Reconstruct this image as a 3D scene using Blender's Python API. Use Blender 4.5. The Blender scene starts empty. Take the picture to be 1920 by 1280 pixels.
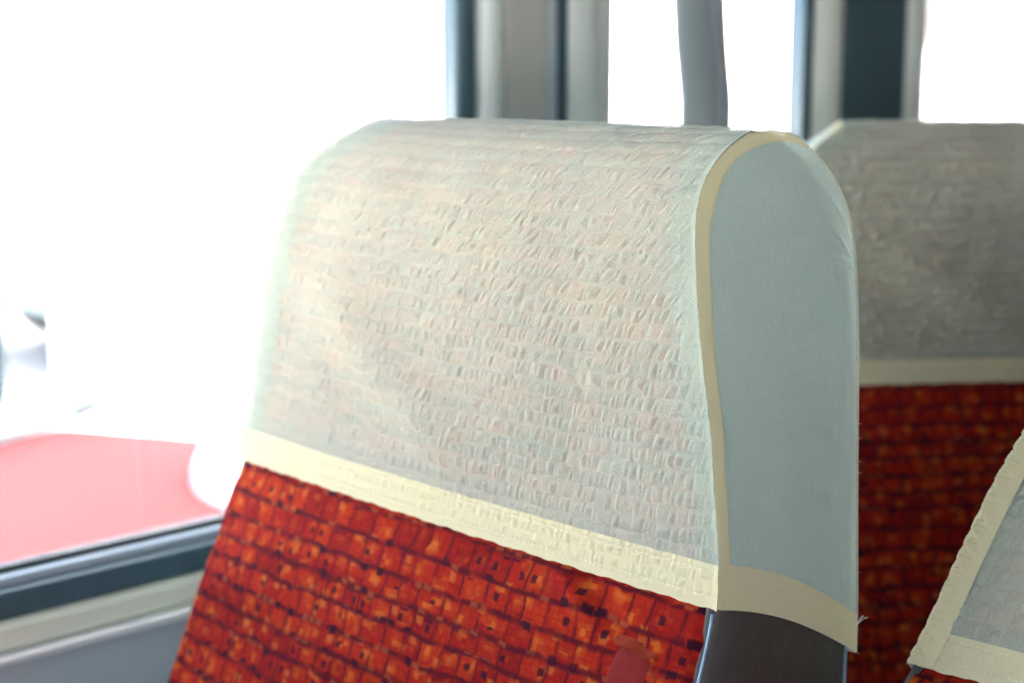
import bpy, bmesh, math, random
import numpy as np
from mathutils import Vector, Matrix
R = math.radians
rng = np.random.default_rng(7)
random.seed(7)
sc = bpy.context.scene
COL = sc.collection

# ------------------------------------------------------------------ camera
PITCH, YAW = R(9.78240703), R(46.85695619)
cam_d = bpy.data.cameras.new('camera')
cam_d.sensor_width = 36.0
cam_d.lens = 2900.0 / 1920.0 * 36.0
cam_d.clip_start, cam_d.clip_end = 0.05, 2000.0
cam_d.dof.use_dof = True
cam_d.dof.focus_distance = 0.86
cam_d.dof.aperture_fstop = 5.0
cam = bpy.data.objects.new('camera', cam_d)
COL.objects.link(cam)
Xa = np.array([math.cos(YAW), -math.sin(YAW), 0.0])
Ya = np.array([math.sin(YAW), math.cos(YAW), 0.0])
M3 = np.array([Xa, Ya, [0, 0, 1.0]])
fw = M3 @ np.array([0, math.cos(PITCH), -math.sin(PITCH)])
up = M3 @ np.array([0, math.sin(PITCH), math.cos(PITCH)])
rt = M3 @ np.array([1.0, 0, 0])
cam.matrix_world = Matrix(((rt[0], up[0], -fw[0], 0), (rt[1], up[1], -fw[1], 0), (rt[2], up[2], -fw[2], 0), (0, 0, 0, 1)))
sc.camera = cam

# ------------------------------------------------------------------ sky, sun, exposure
SUN_EL, SUN_AZ = R(62), R(55)          # azimuth measured from +Y towards +X
w = bpy.data.worlds.new('World'); sc.world = w; w.use_nodes = True
wn = w.node_tree; bg = wn.nodes['Background']
sky = wn.nodes.new('ShaderNodeTexSky'); sky.sky_type = 'NISHITA'; sky.sun_disc = False
sky.sun_elevation = SUN_EL; sky.sun_rotation = SUN_AZ
sky.air_density = 0.55; sky.dust_density = 10.0; sky.ozone_density = 0.3
wn.links.new(sky.outputs[0], bg.inputs[0]); bg.inputs[1].default_value = 0.15
sd = bpy.data.lights.new('sun', 'SUN'); sd.energy = 1.5; sd.angle = R(14); sd.color = (1.0, 0.95, 0.88)
sun = bpy.data.objects.new('sun', sd); COL.objects.link(sun)
sdir = Vector((math.sin(SUN_AZ) * math.cos(SUN_EL), math.cos(SUN_AZ) * math.cos(SUN_EL), math.sin(SUN_EL)))
sun.rotation_euler = sdir.to_track_quat('Z', 'Y').to_euler()
sc.view_settings.view_transform = 'Standard'
sc.view_settings.look = 'None'
sc.view_settings.gamma = 1.0
sc.view_settings.exposure = 4.45
sc.render.engine = 'CYCLES'
sc.cycles.max_bounces = 10
sc.cycles.diffuse_bounces = 6
sc.cycles.transparent_max_bounces = 12
sc.cycles.use_denoising = True
sc.cycles.use_adaptive_sampling = False
sc.cycles.sample_clamp_indirect = 1.0
sc.cycles.caustics_reflective = False
sc.cycles.caustics_refractive = False

# ------------------------------------------------------------------ node helpers
def new_mat(name):
    m = bpy.data.materials.new(name); m.use_nodes = True
    nt = m.node_tree
    for n in list(nt.nodes): nt.nodes.remove(n)
    out = nt.nodes.new('ShaderNodeOutputMaterial')
    return m, nt, out
def N(nt, typ, ins=None, **props):
    n = nt.nodes.new(typ)
    for k, v in props.items(): setattr(n, k, v)
    for k, v in (ins or {}).items():
        s = n.inputs[k]
        if hasattr(v, 'is_linked') or isinstance(v, bpy.types.NodeSocket): nt.links.new(v, s)
        else: s.default_value = v
    return n
def math_(nt, op, a, b=None, c=None, clamp=False):
    ins = {0: a}
    if b is not None: ins[1] = b
    if c is not None: ins[2] = c
    return N(nt, 'ShaderNodeMath', ins, operation=op, use_clamp=clamp).outputs[0]
def mixc(nt, f, a, b):
    n = nt.nodes.new('ShaderNodeMix'); n.data_type = 'RGBA'
    for i, v in ((0, f), (6, a), (7, b)):
        if isinstance(v, bpy.types.NodeSocket): nt.links.new(v, n.inputs[i])
        else: n.inputs[i].default_value = v if i == 0 or len(v) == 4 else (*v, 1)
    return n.outputs[2]
def coords(nt): return N(nt, 'ShaderNodeTexCoord')
def simple(name, col, rough=0.6, spec=0.5, metal=0.0, noise=0.08, scale=30.0, bump=0.0, bscale=200.0, coat=0.0):
    m, nt, out = new_mat(name)
    tc = coords(nt)
    nz = N(nt, 'ShaderNodeTexNoise', {'Vector': tc.outputs['Object'], 'Scale': scale, 'Detail': 5.0, 'Roughness': 0.6})
    c = mixc(nt, nz.outputs[0], tuple(x * (1 - noise) for x in col), tuple(min(1, x * (1 + noise)) for x in col))
    p = N(nt, 'ShaderNodeBsdfPrincipled', {'Base Color': c, 'Metallic': metal, 'Specular IOR Level': spec, 'Coat Weight': coat})
    r = N(nt, 'ShaderNodeMapRange', {0: nz.outputs[0], 1: 0.3, 2: 0.7, 3: max(0.02, rough - 0.07), 4: min(1, rough + 0.07)})
    nt.links.new(r.outputs[0], p.inputs['Roughness'])
    if bump:
        bn = N(nt, 'ShaderNodeTexNoise', {'Vector': tc.outputs['Object'], 'Scale': bscale, 'Detail': 4.0})
        b = N(nt, 'ShaderNodeBump', {'Strength': 1.0, 'Distance': bump, 'Height': bn.outputs[0]})
        nt.links.new(b.outputs[0], p.inputs['Normal'])
    nt.links.new(p.outputs[0], out.inputs[0])
    return m
def cloth(name, col, trans, transl, stain, relief=0.00035):
    """Thin cotton: part of the light goes straight through the open weave, part is scattered on, the rest comes back."""
    m, nt, out = new_mat(name)
    tc = coords(nt)
    nz = N(nt, 'ShaderNodeTexNoise', {'Vector': tc.outputs['Object'], 'Scale': 14.0, 'Detail': 6.0, 'Roughness': 0.62})
    k = N(nt, 'ShaderNodeMapRange', {0: nz.outputs[0], 1: 0.35, 2: 0.72, 3: 0.0, 4: 1.0})
    c = mixc(nt, k.outputs[0], col, stain)
    wv = N(nt, 'ShaderNodeTexNoise', {'Vector': tc.outputs['Object'], 'Scale': 1500.0, 'Detail': 2.0})
    w2 = N(nt, 'ShaderNodeTexNoise', {'Vector': tc.outputs['Object'], 'Scale': 330.0, 'Detail': 3.0})
    h = math_(nt, 'ADD', wv.outputs[0], math_(nt, 'MULTIPLY', w2.outputs[0], 1.6))
    b = N(nt, 'ShaderNodeBump', {'Strength': 0.55, 'Distance': relief, 'Height': h})
    d = N(nt, 'ShaderNodeBsdfDiffuse', {'Color': c, 'Roughness': 0.5, 'Normal': b.outputs[0]})
    t = N(nt, 'ShaderNodeBsdfTranslucent', {'Color': c, 'Normal': b.outputs[0]})
    mx = N(nt, 'ShaderNodeMixShader', {0: transl, 1: d.outputs[0], 2: t.outputs[0]})
    sh = N(nt, 'ShaderNodeBsdfSheen', {'Color': (0.9, 0.9, 0.9, 1), 'Roughness': 0.4, 'Normal': b.outputs[0]})
    mx2 = N(nt, 'ShaderNodeMixShader', {0: 0.06, 1: mx.outputs[0], 2: sh.outputs[0]})
    tr = N(nt, 'ShaderNodeBsdfTransparent', {'Color': (1, 1, 1, 1)})
    tf = N(nt, 'ShaderNodeMapRange', {0: wv.outputs[0], 1: 0.3, 2: 0.7, 3: trans * 0.8, 4: trans * 1.2})
    mx3 = N(nt, 'ShaderNodeMixShader', {0: tf.outputs[0], 1: mx2.outputs[0], 2: tr.outputs[0]})
    nt.links.new(mx3.outputs[0], out.inputs[0])
    return m

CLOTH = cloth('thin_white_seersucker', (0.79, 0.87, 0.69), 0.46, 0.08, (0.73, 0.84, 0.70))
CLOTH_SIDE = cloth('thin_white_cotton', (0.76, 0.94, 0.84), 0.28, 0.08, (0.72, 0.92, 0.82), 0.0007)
CLOTH2 = cloth('doubled_cream_cotton', (0.84, 0.80, 0.50), 0.10, 0.10, (0.81, 0.79, 0.54))
THREAD = simple('thread', (0.82, 0.79, 0.62), 0.8)

def upholstery():
    m, nt, out = new_mat('red_moquette')
    uv = N(nt, 'ShaderNodeUVMap').outputs[0]
    wob = N(nt, 'ShaderNodeTexNoise', {'Vector': uv, 'Scale': 160.0, 'Detail': 3.0})
    wv_ = N(nt, 'ShaderNodeVectorMath', {0: wob.outputs[1], 1: (0.5, 0.5, 0.5)}, operation='SUBTRACT')
    sc_ = N(nt, 'ShaderNodeVectorMath', {0: wv_.outputs[0], 'Scale': 0.0030}, operation='SCALE')
    ad = N(nt, 'ShaderNodeVectorMath', {0: uv, 1: sc_.outputs[0]}, operation='ADD')
    wl = N(nt, 'ShaderNodeTexNoise', {'Vector': uv, 'Scale': 28.0, 'Detail': 2.0})
    wl2 = N(nt, 'ShaderNodeVectorMath', {0: N(nt, 'ShaderNodeVectorMath', {0: wl.outputs[1], 1: (0.5, 0.5, 0.5)}, operation='SUBTRACT').outputs[0], 'Scale': 0.007}, operation='SCALE')
    ad = N(nt, 'ShaderNodeVectorMath', {0: ad.outputs[0], 1: wl2.outputs[0]}, operation='ADD')
    sp = N(nt, 'ShaderNodeSeparateXYZ', {0: ad.outputs[0]})
    x, y = sp.outputs[0], sp.outputs[1]
    # rows of uneven height
    yw = math_(nt, 'DIVIDE', y, 0.0170)
    rowc = N(nt, 'ShaderNodeTexVoronoi', {'W': yw, 'Scale': 1.0, 'Randomness': 0.55}, voronoi_dimensions='1D', feature='F1')
    rowe = N(nt, 'ShaderNodeTexVoronoi', {'W': yw, 'Scale': 1.0, 'Randomness': 0.55}, voronoi_dimensions='1D', feature='DISTANCE_TO_EDGE')
    rr = N(nt, 'ShaderNodeSeparateColor', {0: rowc.outputs['Color']})
    xw = math_(nt, 'ADD', math_(nt, 'DIVIDE', x, 0.0190), math_(nt, 'MULTIPLY', rr.outputs[0], 57.0))
    colc = N(nt, 'ShaderNodeTexVoronoi', {'W': xw, 'Scale': 1.0, 'Randomness': 0.8}, voronoi_dimensions='1D', feature='F1')
    cole = N(nt, 'ShaderNodeTexVoronoi', {'W': xw, 'Scale': 1.0, 'Randomness': 0.8}, voronoi_dimensions='1D', feature='DISTANCE_TO_EDGE')
    rc = N(nt, 'ShaderNodeSeparateColor', {0: colc.outputs['Color']})
    # place inside the block
    lx = math_(nt, 'SUBTRACT', xw, colc.outputs['W']); ly = math_(nt, 'SUBTRACT', yw, rowc.outputs['W'])
    # little squares woven inside the blocks, edges softened by the pile
    def cells(px, py):
        ux, uy = math_(nt, 'DIVIDE', x, px), math_(nt, 'DIVIDE', y, py)
        g = N(nt, 'ShaderNodeCombineXYZ', {0: math_(nt, 'FLOOR', ux), 1: math_(nt, 'FLOOR', uy)})
        wn = N(nt, 'ShaderNodeTexWhiteNoise', {'Vector': g.outputs[0]}, noise_dimensions='2D').outputs[0]
        ex = math_(nt, 'PINGPONG', ux, 0.5); ey = math_(nt, 'PINGPONG', uy, 0.5)
        m = N(nt, 'ShaderNodeMapRange', {0: math_(nt, 'MINIMUM', ex, ey), 1: 0.0, 2: 0.26, 3: 0.0, 4: 1.0}, interpolation_type='SMOOTHSTEP').outputs[0]
        return wn, m
    def band(v, a, b, lo, hi): return N(nt, 'ShaderNodeMapRange', {0: v, 1: a, 2: b, 3: lo, 4: hi}, interpolation_type='SMOOTHSTEP').outputs[0]
    w1, m1 = cells(0.0046, 0.0042); w2, m2 = cells(0.0081, 0.0066)
    # one random number per block from its row and column numbers
    bk = N(nt, 'ShaderNodeTexWhiteNoise', {'Vector': N(nt, 'ShaderNodeCombineXYZ', {0: colc.outputs['W'], 1: rowc.outputs['W']}).outputs[0]}, noise_dimensions='2D')
    bs = N(nt, 'ShaderNodeSeparateColor', {0: bk.outputs[1]})
    sm = N(nt, 'ShaderNodeTexNoise', {'Vector': uv, 'Scale': 210.0, 'Detail': 3.0, 'Roughness': 0.5})
    tone = math_(nt, 'ADD', math_(nt, 'MULTIPLY', bs.outputs[0], 0.40), math_(nt, 'ADD', math_(nt, 'MULTIPLY', math_(nt, 'MULTIPLY', w1, m1), 0.25), math_(nt, 'MULTIPLY', sm.outputs[0], 0.45)))
    base = N(nt, 'ShaderNodeValToRGB', {0: tone})
    cr = base.color_ramp
    cr.elements[0].position = 0.10; cr.elements[0].color = (0.23, 0.008, 0.010, 1)
    cr.elements[1].position = 0.95; cr.elements[1].color = (0.58, 0.062, 0.010, 1)
    e = cr.elements.new(0.40); e.color = (0.40, 0.014, 0.008, 1)
    e = cr.elements.new(0.68); e.color = (0.50, 0.030, 0.008, 1)
    c = base.outputs[0]
    # an orange glow somewhere in most blocks, broken into squares
    ox = math_(nt, 'SUBTRACT', lx, math_(nt, 'MULTIPLY', math_(nt, 'SUBTRACT', bs.outputs[1], 0.5), 0.6))
    oy = math_(nt, 'SUBTRACT', ly, math_(nt, 'MULTIPLY', math_(nt, 'SUBTRACT', bs.outputs[2], 0.35), 0.6))
    rad = math_(nt, 'SQRT', math_(nt, 'ADD', math_(nt, 'MULTIPLY', ox, ox), math_(nt, 'MULTIPLY', oy, oy)))
    glow = math_(nt, 'MULTIPLY', band(rad, 0.05, 0.45, 1.0, 0.0), band(w1, 0.25, 0.8, 0.15, 1.0))
    glow = math_(nt, 'MULTIPLY', glow, band(bs.outputs[0], 0.2, 0.5, 0.15, 0.72))
    c = mixc(nt, glow, c, (0.76, 0.17, 0.018))
    f_or2 = math_(nt, 'MULTIPLY', band(w2, 0.90, 0.95, 0.0, 0.55), m2)
    c = mixc(nt, f_or2, c, (0.74, 0.19, 0.035))
    # joints: strong dark rows, thinner uprights
    lb = N(nt, 'ShaderNodeTexNoise', {'Vector': uv, 'Scale': 70.0, 'Detail': 2.0})
    thick = N(nt, 'ShaderNodeMapRange', {0: rr.outputs[1], 1: 0.0, 2: 1.0, 3: 0.12, 4: 0.30}).outputs[0]
    le = N(nt, 'ShaderNodeMapRange', {0: rowe.outputs['Distance'], 1: 0.03, 2: thick, 3: 0.95, 4: 0.0}, interpolation_type='SMOOTHSTEP').outputs[0]
    lv = band(cole.outputs['Distance'], 0.0, 0.12, 0.88, 0.0)
    ln = math_(nt, 'MULTIPLY', math_(nt, 'MAXIMUM', le, lv), band(lb.outputs[0], 0.36, 0.54, 0.50, 1.0))
    c = mixc(nt, ln, c, (0.105, 0.006, 0.014))
    # pale dashes riding on the dark rows
    dash = math_(nt, 'MULTIPLY', band(rowe.outputs['Distance'], 0.05, 0.16, 1.0, 0.0), math_(nt, 'MULTIPLY', band(w2, 0.20, 0.14, 0.0, 0.40), m2))
    c = mixc(nt, dash, c, (0.62, 0.16, 0.05))
    # dark knots: on the rows, and one in the middle of some blocks
    kn = math_(nt, 'MULTIPLY', band(rowe.outputs['Distance'], 0.16, 0.26, 1.0, 0.0), math_(nt, 'MULTIPLY', band(w2, 0.74, 0.78, 0.0, 1.0), band(w2, 0.90, 0.86, 0.0, 1.0)))
    kn = math_(nt, 'MULTIPLY', kn, band(m2, 0.1, 0.6, 0.0, 0.95))
    ctr = math_(nt, 'MULTIPLY', math_(nt, 'MULTIPLY', band(math_(nt, 'ABSOLUTE', lx), 0.08, 0.14, 1.0, 0.0), band(math_(nt, 'ABSOLUTE', ly), 0.10, 0.17, 1.0, 0.0)), band(bs.outputs[1], 0.58, 0.62, 0.0, 0.9))
    c = mixc(nt, math_(nt, 'MAXIMUM', kn, ctr), c, (0.040, 0.006, 0.018))
    # weave
    fz = N(nt, 'ShaderNodeTexNoise', {'Vector': uv, 'Scale': 1400.0, 'Detail': 3.0})
    st = N(nt, 'ShaderNodeTexNoise', {'Vector': N(nt, 'ShaderNodeVectorMath', {0: uv, 1: (2600.0, 240.0, 1.0)}, operation='MULTIPLY').outputs[0], 'Scale': 1.0, 'Detail': 1.0})
    v = N(nt, 'ShaderNodeMapRange', {0: math_(nt, 'ADD', fz.outputs[0], st.outputs[0]), 1: 0.7, 2: 1.3, 3: 0.82, 4: 1.18}).outputs[0]
    c = N(nt, 'ShaderNodeVectorMath', {0: c, 'Scale': v}, operation='SCALE').outputs[0]
    hb = math_(nt, 'SUBTRACT', math_(nt, 'MULTIPLY', fz.outputs[0], 0.35), math_(nt, 'MULTIPLY', ln, 0.35))
    b = N(nt, 'ShaderNodeBump', {'Strength': 0.8, 'Distance': 0.0007, 'Height': hb})
    c = N(nt, 'ShaderNodeVectorMath', {0: c, 'Scale': 0.56}, operation='SCALE').outputs[0]
    p = N(nt, 'ShaderNodeBsdfPrincipled', {'Base Color': c, 'Roughness': 0.85, 'Specular IOR Level': 0.08, 'Normal': b.outputs[0]})
    nt.links.new(p.outputs[0], out.inputs[0])
    return m
FABRIC = upholstery()
def leather(name, col, rough, spec=0.8):
    m, nt, out = new_mat(name)
    tc = coords(nt)
    v1 = N(nt, 'ShaderNodeTexVoronoi', {'Vector': tc.outputs['Object'], 'Scale': 420.0}, feature='DISTANCE_TO_EDGE')
    n1 = N(nt, 'ShaderNodeTexNoise', {'Vector': tc.outputs['Object'], 'Scale': 70.0, 'Detail': 6.0, 'Roughness': 0.65})
    h = math_(nt, 'ADD', math_(nt, 'MULTIPLY', v1.outputs['Distance'], 0.5), math_(nt, 'MULTIPLY', n1.outputs[0], 1.6))
    b = N(nt, 'ShaderNodeBump', {'Strength': 0.7, 'Distance': 0.0012, 'Height': h})
    c = mixc(nt, n1.outputs[0], tuple(x * 0.7 for x in col), tuple(x * 1.3 for x in col))
    p = N(nt, 'ShaderNodeBsdfPrincipled', {'Base Color': c, 'Roughness': rough, 'Specular IOR Level': spec, 'Normal': b.outputs[0]})
    nt.links.new(p.outputs[0], out.inputs[0])
    return m
LEATHER = leather('dark_leather', (0.066, 0.060, 0.054), 0.48, 0.38)
RED_LEATHER = leather('red_leather', (0.17, 0.010, 0.008), 0.6, 0.10)
TAB_LIP = leather('pale_red_leather', (0.28, 0.038, 0.016), 0.65, 0.10)
PIPING = simple('blue_grey_piping', (0.20, 0.33, 0.44), 0.35, 0.6)
DARK = simple('dark_rubber', (0.060, 0.115, 0.145), 0.45, 0.5, noise=0.15)
SEAM_GAP = simple('seam_gap', (0.012, 0.022, 0.024), 0.5)
STEEL = simple('grey_steel', (0.30, 0.30, 0.31), 0.4, 0.5, metal=0.6)

# ------------------------------------------------------------------ mesh helpers
def link_mesh(name, verts, faces, mat, parent=None, smooth=True, uvs=None):
    me = bpy.data.meshes.new(name)
    me.from_pydata([tuple(v) for v in verts], [], [tuple(f) for f in faces])
    me.materials.append(mat)
    if smooth: me.polygons.foreach_set('use_smooth', [True] * len(me.polygons))
    if uvs is not None:
        l = me.uv_layers.new(name='UVMap')
        idx = np.empty(len(me.loops), dtype=np.int32); me.loops.foreach_get('vertex_index', idx)
        l.data.foreach_set('uv', np.asarray(uvs, dtype=np.float32)[idx].ravel())
    me.update()
    o = bpy.data.objects.new(name, me); COL.objects.link(o)
    if parent: o.parent = parent
    return o
def grid(name, P, mat, parent=None, uv=None, flip=False, origin=(0, 0, 0), smooth=True):
    """P: (rows, cols, 3) array -> one quad sheet."""
    r, c = P.shape[:2]
    V = (P - np.asarray(origin)).reshape(-1, 3).astype(np.float32)
    i = np.arange(r * c).reshape(r, c)
    a, b, cc, d = i[:-1, :-1].ravel(), i[:-1, 1:].ravel(), i[1:, 1:].ravel(), i[1:, :-1].ravel()
    F = np.stack([a, b, cc, d] if not flip else [a, d, cc, b], 1).astype(np.int32)
    me = bpy.data.meshes.new(name)
    me.vertices.add(len(V)); me.vertices.foreach_set('co', V.ravel())
    me.loops.add(F.size); me.loops.foreach_set('vertex_index', F.ravel())
    me.polygons.add(len(F)); me.polygons.foreach_set('loop_start', np.arange(0, F.size, 4, dtype=np.int32))
    me.polygons.foreach_set('use_smooth', np.full(len(F), smooth))
    if uv is not None:
        l = me.uv_layers.new(name='UVMap')
        l.data.foreach_set('uv', uv.reshape(-1, 2).astype(np.float32)[F.ravel()].ravel())
    me.materials.append(mat); me.update(calc_edges=True); me.validate()
    o = bpy.data.objects.new(name, me); COL.objects.link(o)
    if parent: o.parent = parent
    return o
def bm_obj(name, bm, mat, parent=None, smooth=False):
    me = bpy.data.meshes.new(name); bmesh.ops.recalc_face_normals(bm, faces=bm.faces[:]); bm.to_mesh(me); bm.free()
    if smooth: me.polygons.foreach_set('use_smooth', [True] * len(me.polygons))
    me.materials.append(mat)
    o = bpy.data.objects.new(name, me); COL.objects.link(o)
    if parent: o.parent = parent
    return o
def bm_box(bm, lo, hi, bevel=0.0, seg=2):
    lo, hi = Vector(lo), Vector(hi)
    g = bmesh.ops.create_cube(bm, size=1.0)
    vs = g['verts']
    bmesh.ops.scale(bm, vec=hi - lo, verts=vs); bmesh.ops.translate(bm, vec=(lo + hi) / 2, verts=vs)
    if bevel:
        es = list({e for v in vs for e in v.link_edges})
        bmesh.ops.bevel(bm, geom=es, offset=bevel, segments=seg, affect='EDGES', profile=0.5)
def box(name, lo, hi, mat, parent=None, bevel=0.0, seg=2):
    bm = bmesh.new(); bm_box(bm, lo, hi, bevel, seg)
    return bm_obj(name, bm, mat, parent, smooth=False)
def tube_mesh(path, rad, n=8):
    path = np.asarray(path, float); V, F = [], []
    k = len(path)
    rad = np.broadcast_to(np.asarray(rad, float), (k,))
    for i in range(k):
        t = path[min(i + 1, k - 1)] - path[max(i - 1, 0)]; t /= np.linalg.norm(t) + 1e-12
        a = np.cross(t, [0.31, 0.12, 0.94]); a /= np.linalg.norm(a) + 1e-12; b = np.cross(t, a)
        for j in range(n):
            th = 2 * math.pi * j / n
            V.append(path[i] + rad[i] * (math.cos(th) * a + math.sin(th) * b))
    for i in range(k - 1):
        for j in range(n):
            F.append((i * n + j, i * n + (j + 1) % n, (i + 1) * n + (j + 1) % n, (i + 1) * n + j))
    F.append(tuple(range(n - 1, -1, -1))); F.append(tuple((k - 1) * n + j for j in range(n)))
    return V, F
def tube(name, path, rad, mat, parent=None, n=8):
    V, F = tube_mesh(path, rad, n)
    return link_mesh(name, V, F, mat, parent)
def empty(name, label, cat, loc=(0, 0, 0), group=None):
    o = bpy.data.objects.new(name, None); COL.objects.link(o); o.location = loc; o.empty_display_size = 0.05
    o['label'] = label; o['category'] = cat
    if group: o['group'] = group
    return o
def tag(o, label, cat, group=None):
    o['label'] = label; o['category'] = cat
    if group: o['group'] = group
    return o
def struct(o): o['kind'] = 'structure'; return o

# ------------------------------------------------------------------ the bus body around the seats
GROUND_Z, FLOOR_Z, CEIL_Z = -2.05, -1.10, 0.80
WX, RX, FY, BY = -1.12, 1.25, -2.4, 4.2        # window wall, far wall, windscreen, rear wall
PAINT_GREY = simple('grey_wall_plastic', (0.44, 0.55, 0.57), 0.5, noise=0.06)
CREAM = simple('cream_ledge_plastic', (0.78, 0.84, 0.70), 0.45, noise=0.05)
ALU = simple('pale_aluminium', (0.80, 0.84, 0.84), 0.35, 0.5, metal=0.15, noise=0.02)
LIGHT_GREY = simple('pale_grey_plastic', (0.86, 0.95, 0.92), 0.45, noise=0.05)
BEIGE = simple('beige_grey_plastic', (0.62, 0.64, 0.60), 0.55, noise=0.06)
STRAP_M = simple('grey_vinyl', (0.46, 0.56, 0.62), 0.75, noise=0.06)
STRIP_M = simple('blue_grey_glazing_strip', (0.34, 0.42, 0.47), 0.6, 0.3, noise=0.04)
STRAP_D = simple('grey_vinyl_edge', (0.28, 0.32, 0.38), 0.55, noise=0.06)
CEILM = simple('ceiling_panel_grey', (0.075, 0.075, 0.073), 0.7)
FARM = simple('far_wall_dark', (0.035, 0.036, 0.040), 0.9, noise=0.2)  # unseen walls made dark so they bounce little light on to the seats
FLOORM = simple('dark_floor_vinyl', (0.04, 0.04, 0.043), 0.6, noise=0.25, scale=60)
struct(box('floor', (WX - 0.12, FY, FLOOR_Z - 0.06), (RX + 0.12, BY, FLOOR_Z), FLOORM))
struct(box('ceiling', (WX - 0.12, FY - 0.1, CEIL_Z), (RX + 0.12, BY, CEIL_Z + 0.06), CEILM))
struct(box('wall', (WX - 0.055, FY, FLOOR_Z), (WX - 0.004, BY, -0.462), PAINT_GREY))           # under the windows
struct(box('wall', (WX - 0.055, FY, 0.46), (WX - 0.004, BY, CEIL_Z), LIGHT_GREY))
struct(box('wall', (RX, FY, FLOOR_Z), (RX + 0.06, BY, -0.42), FARM))
struct(box('wall', (RX, FY, 0.66), (RX + 0.06, BY, CEIL_Z), FARM))
struct(box('wall', (RX, -0.55, -0.4195), (RX + 0.06, BY, 0.6595), FARM))  # unseen blank wall added in place of side windows, to shade the rear seat
struct(box('wall', (WX, FY - 0.06, FLOOR_Z), (RX, FY - 0.002, -0.02), FARM))
struct(box('wall', (WX, BY, FLOOR_Z), (RX, BY + 0.06, CEIL_Z), FARM))

def glass(name, veil):
    m, nt, out = new_mat(name)
    tr = N(nt, 'ShaderNodeBsdfTransparent', {'Color': (0.95, 0.98, 0.97, 1)})
    gl = N(nt, 'ShaderNodeBsdfGlossy', {'Color': (1, 1, 1, 1), 'Roughness': 0.02})
    fr = N(nt, 'ShaderNodeFresnel', {'IOR': 1.45})
    tc = coords(nt)
    nz = N(nt, 'ShaderNodeTexNoise', {'Vector': tc.outputs['Object'], 'Scale': 4.0, 'Detail': 6.0})
    df = N(nt, 'ShaderNodeMapRange', {0: nz.outputs[0], 1: 0.3, 2: 0.7, 3: veil * 0.6, 4: veil * 1.4})
    tl = N(nt, 'ShaderNodeBsdfTranslucent', {'Color': (0.9, 0.92, 0.95, 1)})  # translucent share paints a glare veil over the view outside
    a = N(nt, 'ShaderNodeMixShader', {0: df.outputs[0], 1: tr.outputs[0], 2: tl.outputs[0]})
    b = N(nt, 'ShaderNodeMixShader', {0: fr.outputs[0], 1: a.outputs[0], 2: gl.outputs[0]})
    nt.links.new(b.outputs[0], out.inputs[0])
    return m
GLASS = glass('veiled_window_glass', 0.016)

def window(label, y0, y1, full):
    t = empty('bus_window', label, 'window', (WX - 0.05, (y0 + y1) / 2, -0.40), 'windows along the bus wall')
    o = np.array(t.location)
    def bx(name, lo, hi, mat, bev=0.0):
        return box(name, np.array(lo) - o, np.array(hi) - o, mat, t, bev)
    p = grid('pane', np.array([[[WX - 0.045, y0, -0.41], [WX - 0.045, y1, -0.41]], [[WX - 0.045, y0, 0.47], [WX - 0.045, y1, 0.47]]], float), GLASS, t, origin=o)
    if full:
        bx('gasket_lip', (WX - 0.035, y0, -0.3915), (WX - 0.022, y1, -0.3865), SEAM_GAP, 0.001)
        bx('glazing_strip', (WX - 0.030, y0, -0.400), (WX - 0.012, y1, -0.392), STRIP_M, 0.0015)
        bx('rubber_gasket', (WX - 0.040, y0, -0.4245), (WX - 0.004, y1, -0.4005), DARK, 0.003)
        bx('ledge', (WX - 0.040, y0, -0.450), (WX + 0.000, y1, -0.425), CREAM, 0.006)
        bx('ledge_trim', (WX - 0.034, y0, -0.4565), (WX + 0.008, y1, -0.4507), ALU, 0.0025)
    else:
        bx('rubber_gasket', (WX - 0.040, y0, -0.425), (WX - 0.004, y1, -0.400), DARK, 0.003)
        bx('ledge', (WX - 0.040, y0, -0.4565), (WX + 0.004, y1, -0.4255), CREAM, 0.004)
    return t
WA, WB = 0.984, 1.200       # first pillar along y
WC, WD = 1.531, 1.790        # second pillar
window('wide side window on the left with red car beyond', FY + 0.05, WA - 0.001, True)
window('narrow side window with curved grey post between two pillars', WB + 0.001, WC - 0.001, False)
window('rear side window at the right edge, above the second headrest cover', WD + 0.001, BY - 0.05, False)

def pillar(label, y0, strips):
    t = empty('window_pillar', label, 'pillar', (WX, y0, -0.46))
    z0, z1 = -0.398, 0.459
    y = y0
    for (name, wd, mat, x, kind) in strips:
        lo, hi = (WX - 0.025 - 0.0004 * len(name), y + 0.0004, z0), (WX + x, y + wd - 0.0004, z1)
        bm = bmesh.new()
        if kind == 'round':      # half-round bead
            n = 12; V0 = []; V1 = []
            yc, r = y + wd / 2, wd / 2 - 0.0004
            for j in range(n + 1):
                a = math.pi * j / n
                px, py = WX + x - r * 0.6 + r * 0.6 * math.sin(a), yc - r * math.cos(a)
                V0.append(bm.verts.new((px, py, z0))); V1.append(bm.verts.new((px, py, z1)))
            for j, (px, py) in enumerate(((lo[0], hi[1]), (lo[0], lo[1]))):
                V0.append(bm.verts.new((px, py, z0))); V1.append(bm.verts.new((px, py, z1)))
            k = len(V0)
            for j in range(k): bm.faces.new((V0[j], V0[(j + 1) % k], V1[(j + 1) % k], V1[j]))
            bm.faces.new(V0[::-1]); bm.faces.new(V1)
        else:
            bm_box(bm, lo, hi, min(0.004, wd * 0.25))
        bmesh.ops.translate(bm, vec=-t.location, verts=bm.verts[:])
        bm_obj(name, bm, mat, t, smooth=(kind == 'round'))
        y += wd
    return t
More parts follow.
